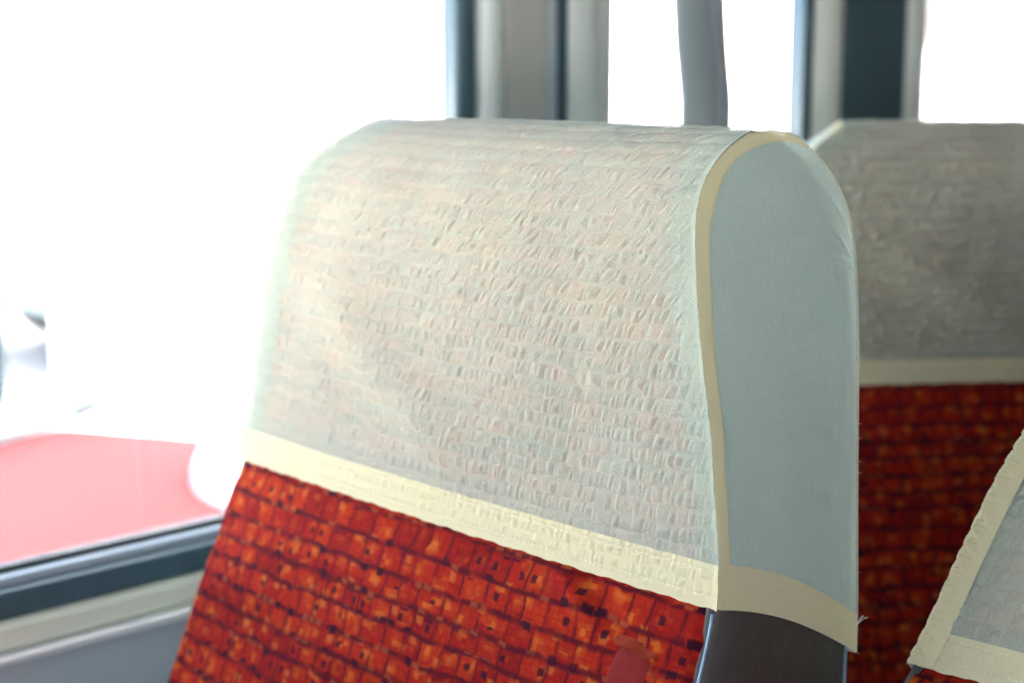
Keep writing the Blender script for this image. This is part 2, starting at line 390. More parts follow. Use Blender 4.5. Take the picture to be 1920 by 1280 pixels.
pillar('broad pale pillar with dark rubber edge, behind the main headrest', WA, [
    ('rubber_seal', 0.027, DARK, -0.004, 'round'), ('trim_strip', 0.033, LIGHT_GREY, 0.004, 'round'),
    ('panel', 0.058, BEIGE, -0.002, 'flat'), ('edge_strip', 0.012, STRAP_M, 0.0, 'flat'),
    ('rubber_groove', 0.021, DARK, -0.006, 'flat'), ('window_post', 0.046, LIGHT_GREY, 0.002, 'round'),
    ('post_edge', 0.013, ALU, -0.002, 'flat'), ('edge_gasket', 0.004, SEAM_GAP, -0.004, 'flat')])
pillar('darker pillar with a wide black band, left of the rear window', WC, [
    ('rubber_seal', 0.021, DARK, -0.004, 'round'), ('trim_strip', 0.060, LIGHT_GREY, 0.003, 'round'),
    ('dark_panel', 0.135, DARK, -0.004, 'flat'), ('window_post', 0.032, LIGHT_GREY, 0.002, 'round'),
    ('post_edge', 0.010, ALU, -0.002, 'flat')])

# curved grey post inside the narrow window
tp = empty('curved_post', 'smooth curved grey post in the narrow window between the pillars', 'post', (WX, 1.32, -0.40))
def post_strip(name, ya, yb, xo, mat):
    zs = np.linspace(-0.40, 0.46, 60); P = np.zeros((60, 13, 3))
    for i, z in enumerate(zs):
        sh = -0.013 * (1 - math.exp(-max(0.0, z + 0.03) / 0.06)) - 0.06 * max(0, z + 0.0) * 1.0
        for j in range(13):
            a = math.pi * j / 12
            P[i, j] = (WX - 0.03 + xo * math.sin(a), ya + (yb - ya) * (0.5 - 0.5 * math.cos(a)) + sh, z)
    return grid(name, P, mat, tp, origin=tuple(tp.location), flip=True)
post_strip('post_face', 1.335, 1.396, 0.007, STRAP_M)
post_strip('post_edge', 1.3962, 1.424, 0.010, STRAP_D)

# ------------------------------------------------------------------ seat shape
def catmull(P, n=24):
    P = np.array(P, float); out = []
    Q = np.vstack([2 * P[0] - P[1], P, 2 * P[-1] - P[-2]])
    for i in range(1, len(Q) - 2):
        p0, p1, p2, p3 = Q[i - 1:i + 3]
        t = np.linspace(0, 1, n, endpoint=False)[:, None]
        out.append(.5 * ((2 * p1) + (-p0 + p2) * t + (2 * p0 - 5 * p1 + 4 * p2 - p3) * t ** 2 + (-p0 + 3 * p1 - 3 * p2 + p3) * t ** 3))
    return np.vstack(out + [P[-1:]])
PROF = catmull([(.452, -.75), (.487, -.655), (.522, -.56), (.558, -.46), (.590, -.373), (.6233, -.282), (.633, -.21), (.6385, -.15), (.6425, -.11), (.650, -.073),
                (.668, -.043), (.695, -.031), (.722, -.040), (.742, -.065), (.751, -.10), (.754, -.15), (.757, -.25), (.760, -.34),
                (.755, -.46), (.735, -.56), (.705, -.655), (.672, -.75)])
def tab(z, T):
    T = sorted(T); return np.interp(z, [a for a, _ in T], [b for _, b in T])
XR_F = [(-.75, -.500), (-.46, -.501), (-.282, -.504), (-.187, -.522), (-.145, -.533), (-.10, -.542), (-.06, -.5495), (-.04, -.547), (-.031, -.533)]
XR_B = [(-.75, -.505), (-.345, -.509), (-.27, -.510), (-.15, -.512), (-.08, -.516), (-.057, -.521), (-.04, -.531), (-.031, -.533)]
XL_T = [(-.75, -.985), (-.45, -.9800), (-.363, -.9732), (-.282, -.9636), (-.211, -.9566), (-.163, -.9504), (-.1186, -.940), (-.072, -.9240), (-.052, -.907), (-.041, -.893), (-.035, -.877), (-.0325, -.860), (-.031, -.835)]
def smooth_tab(T, n=400):
    zs = np.linspace(-.75, -.031, n); v = tab(zs, T)
    for _ in range(6):
        k = np.ones(9) / 9; v = np.convolve(np.pad(v, 4, mode='edge'), k, 'valid')
    return lambda z: np.interp(z, zs, v)
fXRF, fXRB, fXL = smooth_tab(XR_F), smooth_tab(XR_B), smooth_tab(XL_T)
front_y = lambda z: np.interp(z, PROF[:int(np.argmax(PROF[:, 1])) + 1, 1], PROF[:int(np.argmax(PROF[:, 1])) + 1, 0])
_im = int(np.argmax(PROF[:, 1]))
back_y = lambda z: np.interp(-z, -PROF[_im:, 1], PROF[_im:, 0])
def fXR(y, z):
    yf, yb = front_y(z), back_y(z)
    t = np.clip((y - yf) / np.maximum(yb - yf, 1e-6), 0, 1)
    t = np.where(yb - yf < 0.01, 0.5, t)
    return fXRF(z) * (1 - t) + fXRB(z) * t
# arc-length param of the profile; s = 0 at the front hem
_d = np.r_[0, np.cumsum(np.linalg.norm(np.diff(PROF, axis=0), axis=1))]
_ih = int(np.argmin(np.abs(PROF[:_im, 1] + .282)))
S_ = _d - _d[_ih]
S_TOP = S_[_im]
def prof_at(s): return np.stack([np.interp(s, S_, PROF[:, 0]), np.interp(s, S_, PROF[:, 1])], -1)
def prof_n(s):
    a, b = prof_at(s - 0.002), prof_at(s + 0.002); t = b - a; t /= np.linalg.norm(t, axis=-1, keepdims=True) + 1e-12
    return np.stack([-t[..., 1], t[..., 0]], -1)      # outward: front -> -y
S_BACKHEM = float(S_[_im + int(np.argmin(np.abs(PROF[_im:, 1] + .345)))])
S_END, S_BEG = float(S_[-1]), float(S_[0])

def vnoise(shape, scale, seed):
    """smooth 2-D noise, value about -1..1"""
    r = np.random.default_rng(seed); h, wd = shape
    gh, gw = int(h / scale[0]) + 4, int(wd / scale[1]) + 4
    g = r.uniform(-1, 1, (gh, gw))
    y, x = np.arange(h) / scale[0], np.arange(wd) / scale[1]
    y0, x0 = y.astype(int), x.astype(int); fy, fx = y - y0, x - x0
    fy, fx = fy * fy * (3 - 2 * fy), fx * fx * (3 - 2 * fx)
    A = g[y0][:, x0]; B = g[y0][:, x0 + 1]; C_ = g[y0 + 1][:, x0]; D = g[y0 + 1][:, x0 + 1]
    fx = fx[None, :]; fy = fy[:, None]
    return (A * (1 - fx) + B * fx) * (1 - fy) + (C_ * (1 - fx) + D * fx) * fy
def puckers(S, X, pitch, seed, slant_of_s, gap=(0.0022, 0.0066)):
    """Seersucker: rows of little cushions between creases; S, X 2-D arrays in metres."""
    r = np.random.default_rng(seed)
    wob = 0.0008 * vnoise(S.shape, (40, 90), seed + 1)
    row = np.floor((S + wob) / pitch).astype(int); v = (S + wob) / pitch - row
    H = np.zeros_like(S)
    for k in range(row.min(), row.max() + 1):
        mk = row == k
        if not mk.any(): continue
        sl = slant_of_s(k * pitch)
        br = -1.2 + np.cumsum(r.uniform(gap[0], gap[1], 700) * r.choice([0.65, 1, 1.5], 700))
        amp = r.uniform(0.25, 1.0, 701); sl_k = sl * r.uniform(0.2, 1.4, 701)
        x = X[mk]; vv = v[mk]
        i0 = np.clip(np.searchsorted(br, x), 1, 699)
        xs = x - sl_k[i0] * (vv - 0.5) * pitch
        i = np.clip(np.searchsorted(br, xs), 1, 699)
        wdt = br[i] - br[i - 1]
        t = np.clip((xs - br[i - 1]) / wdt, 0, 1)
        sk = r.uniform(0.25, 0.6, 701)[i]
        cush = t ** sk * (1 - t) ** 0.8 * 1.75           # steep on one side: a fold that leans over
        cen = r.uniform(0.38, 0.62, 701)[i]; hgt = r.uniform(0.75, 1.0, 701)[i]
        vq = np.clip((vv - cen) / (0.5 * hgt) * 0.5 + 0.5, 0, 1)   # folds start and stop unevenly inside the row
        env = np.sin(np.pi * vq) ** 0.6
        H[mk] = env * cush * (0.3 + 0.7 * amp[i]) * np.minimum(1, wdt / 0.0045)
    H += 0.16 * vnoise(S.shape, (7, 5), seed + 7) * np.clip(H * 2, 0.2, 1)
    return H

def build_backrest(parent, o):
    # red upholstered front, over the top and a little way down the back
    ss = np.r_[np.linspace(S_BEG, -0.16, 30), np.linspace(-0.158, 0.02, 180), np.linspace(0.025, S_BACKHEM - 0.05, 80)]
    nx = 260
    P = np.zeros((len(ss), nx, 3)); UV = np.zeros((len(ss), nx, 2))
    yz = prof_at(ss); nn = prof_n(ss)
    t = np.linspace(0, 1, nx)
    wav = vnoise((len(ss), nx), (26, 40), 5) * 0.0012 + vnoise((len(ss), nx), (12, 18), 6) * 0.0004
    for i, s in enumerate(ss):
        y, z = yz[i]
        band = 0.0035 if s < 0.005 else np.interp(s, [0.005, 0.02, 0.10, 0.22, 0.27], [0.0035, 0.010, 0.015, 0.016, 0.030])
        xl, xr = fXL(z) + (band if s > 0.003 else 0.0004), float(fXR(y, z)) - band
        u = 2 * t - 1
        x = xl + (xr - xl) * t
        off = np.interp(s, [0, S_TOP - 0.08, S_TOP - 0.03, S_TOP - 0.012, S_TOP + 0.006, S_TOP + 0.025], [-0.0034, -0.003, -0.0012, 0.0004, 0.0002, -0.0036]) + 0.011 * (1 - u ** 2) * np.interp(s, [0.0, S_TOP - 0.12, S_TOP - 0.02, S_TOP + 0.06], [1.0, 0.88, 0.04, 0.25])
        ed = np.minimum(t * (1.0 if s > 0 else 3.0), 1 - t) * (xr - xl)
        off -= 0.006 * np.clip(1 - ed / 0.012, 0, 1) ** 2
        below = np.clip(-s / 0.02, 0, 1)
        off = off + wav[i] * (0.25 + 0.75 * below) * np.interp(s, [S_TOP - 0.06, S_TOP - 0.02], [1, 0]) + 0.0035 * below
        # a dip and a fold where the cover pulls at the cloth
        fx = x + 0.598; fs = s + 0.018
        a = fx * 0.55 + fs * 0.83; b = -fx * 0.83 + fs * 0.55
        off += 0.0040 * np.exp(-(a / 0.008) ** 2 - (b / 0.030) ** 2) - 0.0032 * np.exp(-((a - 0.012) / 0.009) ** 2 - (b / 0.034) ** 2)
        off -= 0.0035 * np.exp(-((x + 0.72) / 0.07) ** 2 - ((s + 0.012) / 0.012) ** 2)
        P[i, :, 0] = x; P[i, :, 1] = y + nn[i, 0] * off; P[i, :, 2] = z + nn[i, 1] * off
        UV[i, :, 0] = x; UV[i, :, 1] = s
    return grid('backrest', P, FABRIC, parent, UV, origin=o)
def side_cap(name, side, inset, s0, s1, hem, mat, parent, o, edge=0.010, bulge=0.004, nk=36, ns=160, d0=0.0, wr=0.0, seed=3):
    """The side face of the seat (side=+1 aisle, -1 window) between two places on the profile, shrunk by `inset`."""
    ss = np.linspace(s0, s1, ns); yz = prof_at(ss) - prof_n(ss) * inset
    kk = np.r_[0, (np.linspace(0, 1, nk - 1) ** 1.6)[1:], ] if False else np.linspace(0, 1, nk) ** 1.5
    P = np.zeros((ns, nk, 3))
    zt = -0.100
    W = np.zeros((ns, nk))
    zb0, zb1 = yz[0][1], yz[-1][1]
    zmid = hem if hem is not None else 0.5 * (zb0 + zb1)
    for i in range(ns):
        y, z = yz[i]
        # target on the spine
        tt = i / (ns - 1)
        q = np.clip((z - zmid) / (zt - zmid), 0, 1)
        zs = zmid + (zt - zmid) * q
        ys = 0.5 * (front_y(np.array(zs)) + back_y(np.array(zs)))
        yy = y + (ys - y) * kk; zz = z + (zs - z) * kk
        if hem is not None and i in (0, ns - 1): pass
        d = kk * math.hypot(ys - y, zs - z) + d0
        eg = float(np.interp(z, [-0.30, -0.24], [edge, min(edge, 0.006)])) if i < ns * 0.6 else 0.005
        rnd = np.where(d < eg, eg - np.sqrt(np.maximum(eg ** 2 - (eg - d) ** 2, 0)), 0)
        pil = bulge * (1 - (1 - np.clip(d / 0.06, 0, 1)) ** 2)
        if side > 0: x = fXR(yy, np.minimum(zz, -.0311))
        else: x = fXL(np.minimum(zz, -.0311))
        P[i, :, 0] = x + side * (pil - rnd - inset); P[i, :, 1] = yy; P[i, :, 2] = zz
    if wr:
        P[:, :, 0] += wr * (vnoise((ns, nk), (18, 6), seed) + 0.5 * vnoise((ns, nk), (7, 3), seed + 1))
    return grid(name, P, mat, parent, origin=o, flip=(side < 0))
def build_seat(label, group):
    o = np.array([-0.735, 0.62, FLOOR_Z])
    t = empty('bus_seat', label, 'seat', tuple(o), group)
    build_backrest(t, o)
    for sd_ in (1, -1):
        side_cap('side_trim', sd_, 0.003 if sd_ > 0 else 0.0035, S_BEG, S_END, None, LEATHER, t, o, edge=(0.026 if sd_ > 0 else 0.006), bulge=(0.005 if sd_ > 0 else 0.002), nk=40, ns=220, d0=0.0)
    # leather returns on to the front, between side and cloth, beside and over the top
    for sd_ in (1, -1):
        ss = np.r_[np.linspace(S_BEG, 0, 60), np.linspace(0.004, S_BACKHEM, 120)]
        P = np.zeros((len(ss), 8, 3)); nn = prof_n(ss); yz = prof_at(ss)
        for i, s in enumerate(ss):
            y, z = yz[i]
            band = 0.0045 if s < 0.005 else np.interp(s, [0.005, 0.02, 0.10, 0.22, 0.27], [0.0045, 0.012, 0.017, 0.018, 0.032])
            xe = float(fXR(y, z)) if sd_ > 0 else float(fXL(z))
            for j in range(8):
                dd = j / 7 * (band + 0.004)
                off = float(np.interp(s, [S_TOP - 0.05, S_TOP - 0.015, S_TOP + 0.01, S_TOP + 0.03], [-0.0022, 0.0, 0.0, -0.0022])) - (0.004 if sd_ > 0 else 0.001) * max(0, 1 - dd / 0.006) ** 2
                if j >= 6: off -= 0.005 * (j - 5) / 2
                P[i, j] = (xe - sd_ * (dd + (0.002 if sd_ > 0 else 0.0004)), y + nn[i, 0] * off, z + nn[i, 1] * off)
        grid('trim_band', P, LEATHER, t, origin=o, flip=(sd_ > 0))
    # piping on the two side seams
    for sd_ in (1, -1):
        for (ss, rr, dx, dn) in ((np.linspace(S_BEG, -0.004, 90), 0.0010, -0.0012 if sd_ > 0 else -0.006, 0.0035 if sd_ > 0 else -0.002), (np.linspace(S_BACKHEM - 0.02, S_END, 60), 0.0014, -0.0035 if sd_ > 0 else 0.0, 0.002)):
            yz = prof_at(ss) + prof_n(ss) * (dn - 0.004)
            xe = np.array([float(fXR(a, b)) if sd_ > 0 else float(fXL(b)) for a, b in yz])
            path = np.stack([xe + sd_ * dx - sd_ * 0.001, yz[:, 0], yz[:, 1]], 1) - o
            tube('piping', path, rr, PIPING, t, 8)
    # back shell
    ss = np.linspace(S_BACKHEM - 0.08, S_END, 60); yz = prof_at(ss) - prof_n(ss) * 0.003
    P = np.zeros((60, 24, 3))
    for i, (y, z) in enumerate(yz):
        P[i, :, 0] = np.linspace(float(fXL(z)) + 0.004, float(fXR(y, z)) - 0.004, 24); P[i, :, 1] = y; P[i, :, 2] = z
    grid('back_shell', P, LEATHER, t, origin=o)
    # lower half, outside the frame: cushion and pedestal
    box('seat_cushion', np.array((-0.985, 0.02, -0.77)) - o, np.array((-0.50, 0.52, -0.63)) - o, FABRIC, t, 0.035, 4)
    box('seat_frame', np.array((-0.97, 0.06, -0.82)) - o, np.array((-0.515, 0.68, -0.772)) - o, LEATHER, t, 0.01)
    box('pedestal', np.array((-0.86, 0.20, FLOOR_Z)) - o, np.array((-0.62, 0.50, -0.821)) - o, STEEL, t, 0.01)
    return t

def cover_x(y, z, e=0.0015):
    return fXL(z) - e, fXR(y, z) + e
BULGE = 0.010
def front_strip(name, s0, s1, ds, nx, mat, parent, o, lift, amp, pitch, seed, hem_wave=0.0, slack=1.0, left=0.6):
    ss = np.linspace(s0, s1, max(3, int((s1 - s0) / ds)))
    yz = prof_at(ss); nn = prof_n(ss); n = len(ss)
    t = np.linspace(0, 1, nx); u = 2 * t - 1
    XLc = np.array([float(fXL(z)) - .0012 for _, z in yz]); XRc = np.array([float(fXR(y, z)) + .0022 for y, z in yz])
    X = XLc[:, None] + (XRc - XLc)[:, None] * t[None, :]
    Sg = np.repeat(ss[:, None], nx, 1)
    # rows stay parallel to the hem but sag a little towards the middle
    Sr = Sg + 0.004 * (1 - u[None, :] ** 2) * np.clip(Sg / 0.1, 0, 1)
    H = puckers(Sr, X, pitch, seed, lambda s: float(np.interp(s, [0.0, 0.08, 0.14, 0.19, 0.28], [0.08, 0.16, 0.45, 0.95, 1.1])))
    fade = np.interp(ss, [S_TOP - 0.09, S_TOP - 0.03, S_TOP + 0.02, S_TOP + 0.08], [1.0, 0.72, 0.6, 0.5])[:, None]
    edge = np.minimum(t, 1 - t)[None, :] * (XRc - XLc)[:, None]
    fe = np.clip(edge / 0.010, 0, 1) ** 0.8
    # the cloth lies flatter towards the tight right seam, as the leather band lies under it
    big = vnoise((n, nx), (0.05 / ds, 95), seed + 20) * 0.0016 + vnoise((n, nx), (0.022 / ds, 40), seed + 21) * 0.0007
    a = (X + 0.80) * 0.86 - (Sg - 0.055) * 0.5
    b = (X + 0.80) * 0.5 + (Sg - 0.055) * 0.86
    dip = np.exp(-(a / 0.10) ** 2 - (b / 0.018) ** 2) * 0.0028 - np.exp(-(a / 0.11) ** 2 - ((b - 0.034) / 0.020) ** 2) * 0.0050
    bf = np.interp(ss, [0.0, S_TOP - 0.12, S_TOP - 0.02, S_TOP + 0.06], [1.0, 0.9, 0.05, 0.3])[:, None]
    off = lift + bf * BULGE * (1 - u[None, :] ** 2) + amp * H * fade * np.interp(t, [0, 0.3, 0.6], [left, 0.5 + left / 2.4, 1.0])[None, :] * (0.15 + 0.85 * fe) * (np.clip((ss - 0.0215) / 0.006, 0.0, 1.0)[:, None] if s0 > 0.01 else (np.clip((ss - 0.0005) / 0.005, 0.1, 1.0) * (1 - 0.9 * np.exp(-((ss - 0.0185) / 0.0011) ** 2) - 0.9 * np.exp(-((ss - 0.0050) / 0.0011) ** 2)))[:, None]) + np.maximum(big - dip * 1.3, -0.0026) * slack * fe * np.clip((ss - 0.02) / 0.03, 0, 1)[:, None] * np.interp(ss, [S_TOP - 0.06, S_TOP - 0.02], [1, 0])[:, None]
    off += 0.0011 * np.exp(-(edge / 0.0022) ** 2)          # seam ridge
    # cloth hangs in a soft hollow below its top edge
    P = np.zeros((n, nx, 3))
    P[..., 0] = X
    P[..., 1] = yz[:, 0:1] + nn[:, 0:1] * off
    P[..., 2] = yz[:, 1:2] + nn[:, 1:2] * off
    if hem_wave:
        ph = np.cumsum(np.random.default_rng(seed).uniform(0.02, 0.09, nx))
        hw = hem_wave * (np.sin(ph * 2.1) * 0.5 + np.sin(ph * 5.3) * 0.35)
        k = np.clip(1 - (ss - s0) / 0.012, 0, 1)[:, None]
        P[..., 2] += k * hw[None, :]
    return grid(name, P, mat, parent, origin=o)
HEMP = np.polyfit([0, .2, .4, .7, 1.0], [-.2825, -.2900, -.2985, -.3185, -.3435], 3)
def hem_z(w):   # side hem, w from 0 (front seam) to 1 (back edge)
    return np.polyval(HEMP, w)
def side_x(y, z, e): return fXR(y, np.minimum(z, -.0312)) + e
def side_panel(name, side, mat, parent, o, e, wmin=0.0, z_of=None, ztop=None, nw=90, nz=130, wr=0.0, seed=1):
    """Sheet from the hem line up to the profile's top, columns run up at constant w front to back."""
    P = np.zeros((nz, nw, 3))
    ww = 0.5 - 0.5 * np.cos(np.linspace(0, 1, nw) * math.pi)
    for j, wv in enumerate(ww):
        z0 = float(hem_z(wv))
        # top end of this column lies on the profile arc
        zc = -0.110
        ang = math.pi * (1 - wv)
        # straight part up to zc, then a fan over the dome
        for i in range(nz):
            q = i / (nz - 1)
            if z_of is not None:
                z = z0 + z_of * q
                yf, yb = float(front_y(z)), float(back_y(z)); y = yf + (yb - yf) * wv
            else:
                if q < 0.6:
                    z = z0 + (zc - z0) * (q / 0.6)
                    yf, yb = float(front_y(z)), float(back_y(z)); y = yf + (yb - yf) * wv
                else:
                    r = (q - 0.6) / 0.4
                    yf, yb = float(front_y(zc)), float(back_y(zc)); ya = yf + (yb - yf) * wv
                    # ends on the profile at the same share of its dome
                    sa = S_[int(np.argmin(np.abs(PROF[:_im, 1] - zc)))]; sb = S_[_im + int(np.argmin(np.abs(PROF[_im:, 1] - zc)))]
                    ye, ze = prof_at(sa + (sb - sa) * wv)
                    y = ya + (ye - ya) * r; z = zc + (ze - zc) * r
            P[i, j] = (0, y, z)
    Y, Z = P[..., 1], np.minimum(P[..., 2], -.0312)
    if side > 0: X = fXR(Y, Z)
    else: X = fXL(Z)
    lean = lean_at(P[..., 1], P[..., 2])
    P[..., 0] = X + side * (e + lean)
    if wr:
        q = np.linspace(0, 1, nz)[:, None]
        damp = (np.clip(ww / 0.12, 0, 1) * np.clip((1 - ww) / 0.04, 0, 1))[None, :] * np.clip((1 - q) / 0.08, 0, 1)
        a = vnoise((nz, nw), (22, 14), seed) * 0.9
        # fine creases running down and back from the top
        dg = np.linspace(0, 1, nz)[:, None] * 10 - ww[None, :] * 4.0 + vnoise((nz, nw), (40, 40), seed + 3) * 1.3
        cr = -np.abs(np.sin(dg * 3.1)) ** 10 * (vnoise((nz, nw), (16, 12), seed + 2) > 0.15)
        back = np.clip((ww - 0.3) / 0.5, 0, 1)[None, :]
        P[..., 0] += side * wr * damp * (a + 0.6 * cr * (0.3 + back))
    return grid(name, P, mat, parent, origin=o, flip=(side < 0))
def lean_at(y, z):
    z = np.minimum(z, -.0312); yf, yb = front_y(z), back_y(z)
    wv = np.clip((y - yf) / np.maximum(yb - yf, 1e-4), 0, 1)
    return 0.0025 * np.sin(np.pi * wv) * np.clip((yb - yf) / 0.05, 0, 1)
def seam_tape(side, parent, o, e, width=0.0092):
    """Turned-in seam allowance that shows along the front edge of the side and dies out over the top."""
    ss = np.linspace(-0.0005, S_TOP + 0.030, 240); yz = prof_at(ss); nn = prof_n(ss); k = 9
    P = np.zeros((len(ss), k, 3))
    jit = 0.0006 * vnoise((len(ss), 1), (14, 1), 9)[:, 0]
    wd = width * np.interp(ss, [0, S_TOP - 0.05, S_TOP, S_TOP + 0.030], [1.0, 1.0, 0.8, 0.2])
    for j in range(k):
        d = (wd + jit) * j / (k - 1) - 0.0010
        yy = yz[:, 0] - nn[:, 0] * d; zz = yz[:, 1] - nn[:, 1] * d
        zc = np.minimum(zz, -.0312)
        x = fXR(yy, zc) if side > 0 else fXL(zc)
        P[:, j, 0] = x + side * (e + lean_at(yy, zz) + (-0.0004 if j in (0, k - 1) else 0.0)); P[:, j, 1] = yy; P[:, j, 2] = zz
    return grid('seam_tape', P, CLOTH2, parent, origin=o, flip=(side < 0))
def stitches(name, pts, nrm, parent, o, length=0.0026, gap=0.0011, rad=0.00032, tilt=0.0):
    pts = np.asarray(pts); L = np.r_[0, np.cumsum(np.linalg.norm(np.diff(pts, axis=0), axis=1))]
    V, F = [], []
    s = 0.0
    rr = np.random.default_rng(11)
    while s + length < L[-1]:
        a = np.array([np.interp(s, L, pts[:, k]) for k in range(3)]); b = np.array([np.interp(s + length, L, pts[:, k]) for k in range(3)])
        nv = np.array([np.interp(s, L, nrm[:, k]) for k in range(3)])
        m = (a + b) / 2 + nv * rad * 1.2
        a = a - nv * rad * 0.8; b = b - nv * rad * 0.8
        v, f = tube_mesh([a - o, m - o, b - o], [rad * .7, rad, rad * .7], 5)
        k = len(V); V += v; F += [tuple(i + k for i in q) for q in f]
        s += length + gap * rr.uniform(0.8, 1.3)
    ob = link_mesh(name, V, F, THREAD, parent); ob['kind'] = 'stuff'
    return ob
def build_cover(label, group):
    o = np.array([-0.735, 0.69, -0.031])
    t = empty('headrest_cover', label, 'seat cover', tuple(o), group)
    front_strip('front_panel', 0.020, S_TOP + 0.03, 0.00062, 720, CLOTH, t, o, 0.0006, 0.0021, 0.0098, 21)
    front_strip('back_panel', S_TOP + 0.0305, S_BACKHEM, 0.003, 200, CLOTH, t, o, 0.0, 0.0005, 0.0098, 22)
    front_strip('front_hem', -0.0015, 0.0225, 0.0006, 720, CLOTH2, t, o, 0.0010, 0.0022, 0.0118, 31, hem_wave=0.0007, slack=0.0)
    for sd_ in (1, -1):
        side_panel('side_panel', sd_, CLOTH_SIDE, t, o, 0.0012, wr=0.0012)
        seam_tape(sd_, t, o, 0.0021)
        side_panel('side_hem', sd_, CLOTH2, t, o, 0.0027, z_of=0.0235, nw=90, nz=16)
    # two rows of stitches along the front hem
    for s in (0.0185, 0.0050):
        n = 240; tt = np.linspace(0.01, 0.99, n); u = 2 * tt - 1
        yz = prof_at(np.full(n, s)); nn = prof_n(np.full(n, s))
        xl, xr = float(fXL(yz[0, 1])), float(fXR(yz[0, 0], yz[0, 1]))
        off = 0.00135 + BULGE * np.interp(s, [0.0, S_TOP - 0.12], [1.0, 0.9]) * (1 - u ** 2)
        pts = np.stack([xl + (xr - xl) * tt, yz[:, 0] + nn[:, 0] * off, yz[:, 1] + nn[:, 1] * off], 1)
        stitches('stitching', pts, np.stack([np.zeros(n), nn[:, 0], nn[:, 1]], 1), t, o)
    # one row along the aisle-side hem
    wv = np.linspace(0.1, 0.97, 120); zz = hem_z(wv) + 0.0165
    yf, yb = front_y(zz), back_y(zz); yy = yf + (yb - yf) * wv
    pts = np.stack([fXR(yy, zz) + 0.0027 + 0.0025 * np.sin(np.pi * wv) + 0.0002, yy, zz], 1)
    stitches('stitching', pts, np.tile([1.0, 0, 0], (120, 1)), t, o, rad=0.00018)
    return t
def copy_tree(src, mw):
    c = src.copy(); COL.objects.link(c); c.matrix_world = mw @ src.matrix_world
    for ch in src.children:
        d = ch.copy(); COL.objects.link(d); d.parent = c
    return c

SEATS, COVERS = 'bus seats in red patterned cloth', 'white cotton covers over the seat headrests'
seat = build_seat('bright red patterned bus seat under the large central headrest cover', SEATS)
cover = build_cover('large central white headrest cover with cream seam, bluish side and loose thread', COVERS)
bpy.context.view_layer.update()
# loose thread at the back corner of the main cover only
oc = np.array(cover.location)
def loose(name, pts, rad): tube(name, np.asarray(pts) - oc, rad, THREAD, cover, 6)
base = np.array((-0.5055, 0.757, -0.326))
for k in range(5):
    g = np.random.default_rng(40 + k)
    d = np.array((0.3, 0.75, 0.62)) + g.normal(0, 0.22, 3); d /= np.linalg.norm(d)
    q = np.linspace(0, 1, 7)[:, None]
    loose('loose_thread', base + d * q * g.uniform(0.004, 0.009) + np.array((0, 0.001, 0.0015)) * np.sin(q * 3), 0.00018)
for k in range(26):   # stray fibres on the back edge
    g = np.random.default_rng(80 + k)
    s = g.uniform(S_TOP + 0.03, S_BACKHEM); (y, z) = prof_at(np.array(s)); n2 = prof_n(np.array(s))
    q = np.linspace(0, 1, 5)[:, None]; d = np.array((0.3 * g.normal(), n2[0], n2[1])) + g.normal(0, 0.5, 3)
    p0 = np.array((float(fXR(y, min(z, -.0312))) + 0.001, y, z))
    loose('stray_fibre', p0 + d * q * g.uniform(0.0015, 0.0035), 0.00007)

# smooth leather tab set into the cloth near the aisle side
def tab_patch():
    o = np.array(seat.location)
    n, m = 48, 34
    def surf(x, s, off):
        y, z = prof_at(np.array(s)); n2 = prof_n(np.array(s))
        un = 2 * (x + 0.7355) / 0.44
        off = off - 0.0010 + 0.011 * (1 - min(1, abs(un)) ** 2)
        return (x, y + n2[0] * off, z + n2[1] * off)
    P = np.zeros((n, m, 3)); lip = np.zeros((18, m, 3))
    for i in range(n):
        for j in range(m):
            u, v = j / (m - 1), i / (n - 1)
            dome = max(0.0, 1 - abs(2 * u - 1) ** 6) ** 0.7
            P[i, j] = surf(-0.5655 + 0.0320 * u - 0.004 * v, -0.0300 - 0.08 * v, -0.0014 + 0.0040 * dome * min(1, 0.7 + v * 2.0))
    grid('leather_patch', P, RED_LEATHER, seat, origin=o, flip=True)
    for i in range(18):
        for j in range(m):
            u, v = j / (m - 1), i / 17
            dome = max(0.0, 1 - abs(2 * u - 1) ** 5) ** 0.5
            s = -0.0255 - 0.0085 * v * (0.55 + 0.45 * dome) - 0.0045 * u - 0.0008 * math.sin(u * 11)
            lip[i, j] = surf(-0.5650 + 0.0325 * u, s, -0.0030 + dome * (0.0030 + 0.0085 * v ** 1.6))
    grid('torn_flap', lip, TAB_LIP, seat, origin=o, flip=True)
tab_patch()

def place(dx, dy, dz, yaw, lean, pivot=(-0.735, 0.66, -0.75)):
    p = Vector(pivot)
    return Matrix.Translation(p + Vector((dx, dy, dz))) @ Matrix.Rotation(yaw, 4, 'Z') @ Matrix.Rotation(-lean, 4, 'X') @ Matrix.Translation(-p)
# the seat beside it, leaning back
m3 = place(0.5016, -0.0805, -0.0198, 0.0288, 0.4836)
seat3 = copy_tree(seat, m3); cover3 = copy_tree(cover, m3)
seat3['label'] = 'reclined red seat at the lower right corner, beside the central seat'
cover3['label'] = 'reclined headrest cover with ruffled seam at the lower right corner'
# the seat in the row behind
m2 = place(0.0107, 0.6639, -0.0077, 0.9108, 0.1039)
seat2 = copy_tree(seat, m2); cover2 = copy_tree(cover, m2)
seat2['label'] = 'shaded dark red seat in the row behind, at right'
cover2['label'] = 'blurred tan headrest cover on the seat behind, right of the central cover'
for c_ in (seat2, seat3):
    for ch in list(c_.children):
        if ch.name.split('.')[0] in ('leather_patch', 'torn_flap'): bpy.data.objects.remove(ch)
for c_ in (cover2, cover3):
    for ch in list(c_.children):
        if ch.name.split('.')[0] in ('loose_thread', 'stray_fibre'): bpy.data.objects.remove(ch)
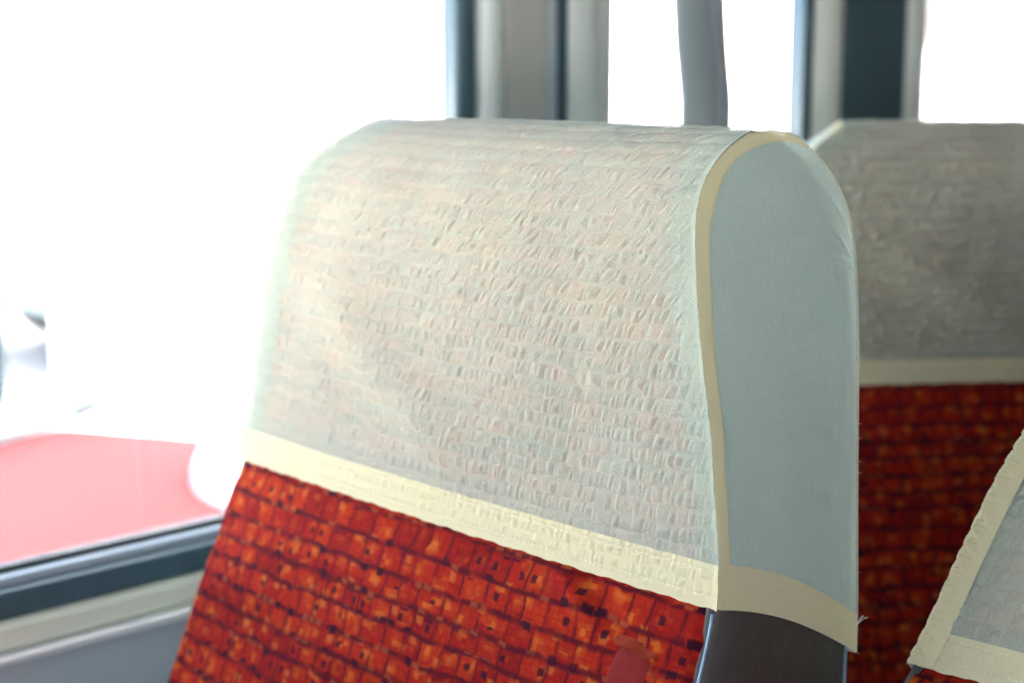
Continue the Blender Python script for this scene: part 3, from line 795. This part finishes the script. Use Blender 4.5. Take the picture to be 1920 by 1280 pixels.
# these two covers are looser and more crinkled
tmp = front_strip('front_panel', 0.020, S_TOP + 0.03, 0.0008, 560, CLOTH, cover, np.array(cover.location), 0.0008, 0.0046, 0.0115, 51, left=1.0)
for c_ in (cover2, cover3):
    for ch in c_.children:
        if ch.name.split('.')[0] == 'front_panel': ch.data = tmp.data
bpy.data.objects.remove(tmp)
# ruffled seam allowance turned outwards on the leaning cover's window side
def ruffle():
    o = np.array(cover.location)
    n, m = 500, 22
    ss = np.linspace(-0.001, S_TOP, n); yz = prof_at(ss); nn = prof_n(ss)
    P = np.zeros((n, m, 3))
    for i, s in enumerate(ss):
        y, z = yz[i]; xl = float(fXL(z)) - 0.0015
        ph = s / 0.0125 + 0.3 * math.sin(s * 90)
        for j in range(m):
            v = j / (m - 1)                       # 0 on the front cloth, 1 round the edge
            a = v * 1.7
            dx = 0.017 * (1 - v) - 0.003 * v
            f = ph - v * 1.7; f -= math.floor(f)
            tri = (f ** 0.35) * (1 - f) ** 1.0 * 1.9 + 0.15 * math.sin(ph * 19 + v * 7) * f
            amp = 0.0080 * math.sin(min(1, max(0, (v - 0.22) / 0.25)) * math.pi * 0.5) * (1 - 0.75 * min(1, max(0, (v - 0.5) / 0.2)))
            off = 0.0042 + 0.0030 * math.sin(min(1, v * 1.2) * math.pi) + amp * tri - 0.010 * max(0, v - 0.75) / 0.25
            P[i, j] = (xl + dx - amp * tri * 0.12, y + nn[i, 0] * off, z + nn[i, 1] * off)
    r_ = grid('ruffled_seam', P, CLOTH2, cover3, origin=o)
ruffle()

# ------------------------------------------------------------------ outside
GROUNDM = simple('pale_concrete', (0.55, 0.55, 0.54), 0.85, noise=0.08, scale=2.0)
WHITE = simple('white_paint', (0.80, 0.81, 0.82), 0.35, coat=0.3, noise=0.03)
REDP = simple('red_car_paint', (0.042, 0.0112, 0.0125), 0.8, 0.02, coat=0.0, noise=0.05, scale=3)
TYRE = simple('tyre', (0.03, 0.03, 0.03), 0.8)
CARGLASS = simple('car_glass', (0.060, 0.070, 0.078), 0.3, 0.1)
DTEAL = simple('dark_teal_paint', (0.006, 0.013, 0.018), 0.6, 0.1)
MIRROR = simple('blue_grey_mirror_shell', (0.036, 0.043, 0.050), 0.6, 0.05)
WALLP = simple('grey_render', (0.034, 0.035, 0.039), 0.9, noise=0.04, scale=1.0)
gm = bpy.data.meshes.new('ground'); gm.from_pydata([(-400, -400, GROUND_Z), (400, -400, GROUND_Z), (400, 400, GROUND_Z), (-400, 400, GROUND_Z)], [], [(0, 1, 2, 3)])
gm.materials.append(GROUNDM); go = bpy.data.objects.new('ground', gm); COL.objects.link(go); struct(go)

def wheel(parent, c, r, wd, axis):
    bm = bmesh.new(); bmesh.ops.create_cone(bm, cap_ends=True, segments=28, radius1=r, radius2=r, depth=wd)
    bmesh.ops.bevel(bm, geom=[e for e in bm.edges if e.calc_face_angle(0) > 1], offset=0.03, segments=2, affect='EDGES')
    rot = Matrix.Rotation(R(90), 3, 'Y' if axis == 'X' else 'X')
    bmesh.ops.rotate(bm, cent=(0, 0, 0), matrix=rot, verts=bm.verts[:]); bmesh.ops.translate(bm, vec=c, verts=bm.verts[:])
    w_ = bm_obj('wheel', bm, TYRE, parent)
    bm = bmesh.new(); bmesh.ops.create_cone(bm, cap_ends=True, segments=24, radius1=r * .6, radius2=r * .55, depth=wd + 0.02)
    bmesh.ops.rotate(bm, cent=(0, 0, 0), matrix=rot, verts=bm.verts[:]); bmesh.ops.translate(bm, vec=c, verts=bm.verts[:])
    bm_obj('rim', bm, STEEL, w_)
def loft(name, rows, mat, parent):
    """rows: list of closed sections (lists of points)."""
    n = len(rows[0]); V = [p for r in rows for p in r]; F = []
    for i in range(len(rows) - 1):
        for j in range(n): F.append((i * n + j, i * n + (j + 1) % n, (i + 1) * n + (j + 1) % n, (i + 1) * n + j))
    F.append(tuple(range(n - 1, -1, -1))); F.append(tuple((len(rows) - 1) * n + j for j in range(n)))
    return link_mesh(name, V, F, mat, parent)
# red car, nose towards the bus; local x = forward
car = empty('parked_car', 'parked car with a broad red bonnet, blurred outside the wide window', 'car', (-3.76, 1.34, GROUND_Z))
car.rotation_euler = (0, 0, R(22))
def bonnet_row(x, hw, h, e):
    pts = []
    for k in range(24):
        a = math.pi * k / 23
        c_, s_ = math.cos(a), math.sin(a)
        pts.append((x, -hw * math.copysign(abs(c_) ** 0.35, c_), h - e + e * abs(s_) ** 0.5))
    pts += [(x, hw, 0.55), (x, -hw, 0.55)]
    return pts
loft('bonnet', [bonnet_row(x, hw, h, 0.06) for x, hw, h in ((0.0, .80, 1.07), (0.3, .84, 1.07), (0.55, .86, 1.07), (0.7, .84, 1.06), (1.1, .74, 1.03), (1.45, .66, .99), (1.6, .60, .90), (1.66, .52, .78))], REDP, car)
for s in (1, -1):
    bm = bmesh.new(); bmesh.ops.create_uvsphere(bm, u_segments=20, v_segments=12, radius=0.13); bmesh.ops.translate(bm, vec=(1.58, s * 0.62, 0.80), verts=bm.verts[:])
    bm_obj('headlight', bm, CARGLASS, car, True)
    wheel(car, (0.95, s * 0.86, 0.34), 0.34, 0.2, 'Y'); wheel(car, (-1.8, s * 0.86, 0.34), 0.34, 0.2, 'Y')
box('cab', (-2.9, -0.86, 0.42), (-0.02, 0.86, 1.08), WHITE, car, 0.10, 4)
def trap(name, mat, x0b, x1b, x0t, x1t, hb, ht, zb, zt, ins=0.0):
    V = [(x0b, -hb, zb), (x1b, -hb, zb), (x1b, hb, zb), (x0b, hb, zb), (x0t, -ht, zt), (x1t, -ht, zt), (x1t, ht, zt), (x0t, ht, zt)]
    bm = bmesh.new(); vs = [bm.verts.new(v) for v in V]
    for f in ((0, 1, 2, 3), (4, 5, 6, 7), (0, 1, 5, 4), (1, 2, 6, 5), (2, 3, 7, 6), (3, 0, 4, 7)): bm.faces.new([vs[i] for i in f])
    bmesh.ops.bevel(bm, geom=bm.edges[:], offset=0.08, segments=3, affect='EDGES')
    return bm_obj(name, bm, mat, car, True)
trap('glasshouse', CARGLASS, -2.7, -0.10, -2.3, -0.75, 0.78, 0.62, 1.05, 1.62)
trap('roof', WHITE, -2.4, -0.70, -2.2, -0.85, 0.66, 0.58, 1.58, 1.70)
bm = bmesh.new(); bm_box(bm, (-0.13, -0.80, 1.06), (-0.03, 0.80, 1.10), 0.015); bm_obj('windscreen_seal', bm, DARK, car)
for s in (1, -1):
    bm = bmesh.new(); bmesh.ops.create_uvsphere(bm, u_segments=24, v_segments=14, radius=1.0)
    bmesh.ops.scale(bm, vec=(0.07, 0.17, 0.055), verts=bm.verts[:]); bmesh.ops.rotate(bm, cent=(0, 0, 0), matrix=Matrix.Rotation(R(25 * s), 3, 'X'), verts=bm.verts[:]); bmesh.ops.translate(bm, vec=(-0.06, s * 0.97, 1.13), verts=bm.verts[:])
    mr_ = bm_obj('wing_mirror', bm, MIRROR, car, True)
    tube('mirror_stem', [(-0.06, s * 0.80, 1.06), (-0.06, s * 0.90, 1.13)], 0.02, DARK, mr_, 8)
box('bumper', (1.60, -0.85, 0.40), (1.75, 0.85, 0.52), STEEL, car, 0.04, 3)

# rounded white object of unknown kind; its short post is made up
gl = empty('white_round_object', 'blurred white rounded object in front of the red bonnet', 'object', (-3.09, 2.20, GROUND_Z))
bm = bmesh.new(); bmesh.ops.create_uvsphere(bm, u_segments=32, v_segments=20, radius=1.0)
bmesh.ops.scale(bm, vec=(0.29, 0.29, 0.22), verts=bm.verts[:]); bmesh.ops.translate(bm, vec=(0, 0, 1.05), verts=bm.verts[:])
bm_obj('globe', bm, WHITE, gl, True)
tube('post', [(0, 0, 0), (0, 0, 0.84)], 0.05, WHITE, gl, 16)
tube('collar', [(0, 0, 0.80), (0, 0, 0.87)], [0.07, 0.10], WHITE, gl, 16)
# dark post at the very edge of the view
gp = empty('gate_post', 'dark teal post cut off by the left edge of the photo', 'post', (-4.33, 1.915, GROUND_Z))
box('shaft', (-0.06, -0.06, 0), (0.06, 0.06, 1.37), DTEAL, gp, 0.015)
box('cap', (-0.07, -0.07, 1.3701), (0.07, 0.07, 1.40), DTEAL, gp, 0.012)
# white box lorry standing further off
lorry = empty('box_lorry', 'white box lorry, almost lost in glare outside the wide window', 'lorry', (-10.2, 8.3, GROUND_Z))
box('cargo_box', (-1.2, -3.9, 0.75), (1.2, 3.9, 3.9), WHITE, lorry, 0.04)
box('side_skirt', (1.12, -3.8, 0.02), (1.195, 3.8, 0.749), WHITE, lorry, 0.01)
box('chassis', (-0.9, -3.7, 0.5), (0.9, 5.7, 0.745), DARK, lorry, 0.02)
box('cab', (-1.1, 4.05, 0.72), (1.1, 5.95, 2.9), WHITE, lorry, 0.15, 4)
box('windscreen', (-0.95, 5.91, 1.8), (0.95, 5.96, 2.6), CARGLASS, lorry, 0.01)
for s in (1, -1):
    for y in (-2.6, -1.5, 4.9): wheel(lorry, (s * 0.95, y, 0.5), 0.5, 0.3, 'X')
for (y, z) in ((-3.40, 1.73), (-3.33, 1.51), (-3.75, 1.10)):
    box('latch', (1.2, y - 0.16, z - 0.035), (1.235, y + 0.16, z + 0.035), MIRROR, lorry, 0.01)
# pale buildings and a white yard wall behind
def building(label, loc, hw):
    bld = empty('pale_building', label, 'building', loc, 'pale buildings across the yard')
    box('wall', (-4, -hw, 0), (4, hw, 7.0), WALLP, bld, 0.02)
    box('roof', (-4.4, -hw - .4, 7.001), (4.4, hw + .4, 7.4), BEIGE, bld, 0.05)
    n = int(hw * 2 / 3.8)
    for k in range(n):
        y = -hw + 1.4 + k * 3.8
        f = box('window', (4.0, y, 4.2), (4.06, y + 1.8, 5.8), LIGHT_GREY, bld, 0.01)
        box('window_pane', (4.06, y + .15, 4.35), (4.075, y + 1.65, 5.65), CARGLASS, f)
building('pale grey building behind the white yard wall in the rear window', (-22, 41, GROUND_Z), 14)
building('pale grey building in glare at the far left edge of the view', (-22, 1.6, GROUND_Z), 6.4)
yw = empty('yard_wall', 'low white yard wall in front of the pale building', 'wall', (-9.0, 20.0, GROUND_Z))
box('wall_face', (-0.1, -5.5, 0), (0.1, 14, 2.26), WHITE, yw, 0.01)
box('coping', (-0.14, -5.55, 2.2601), (0.14, 14.05, 2.32), WHITE, yw, 0.01)
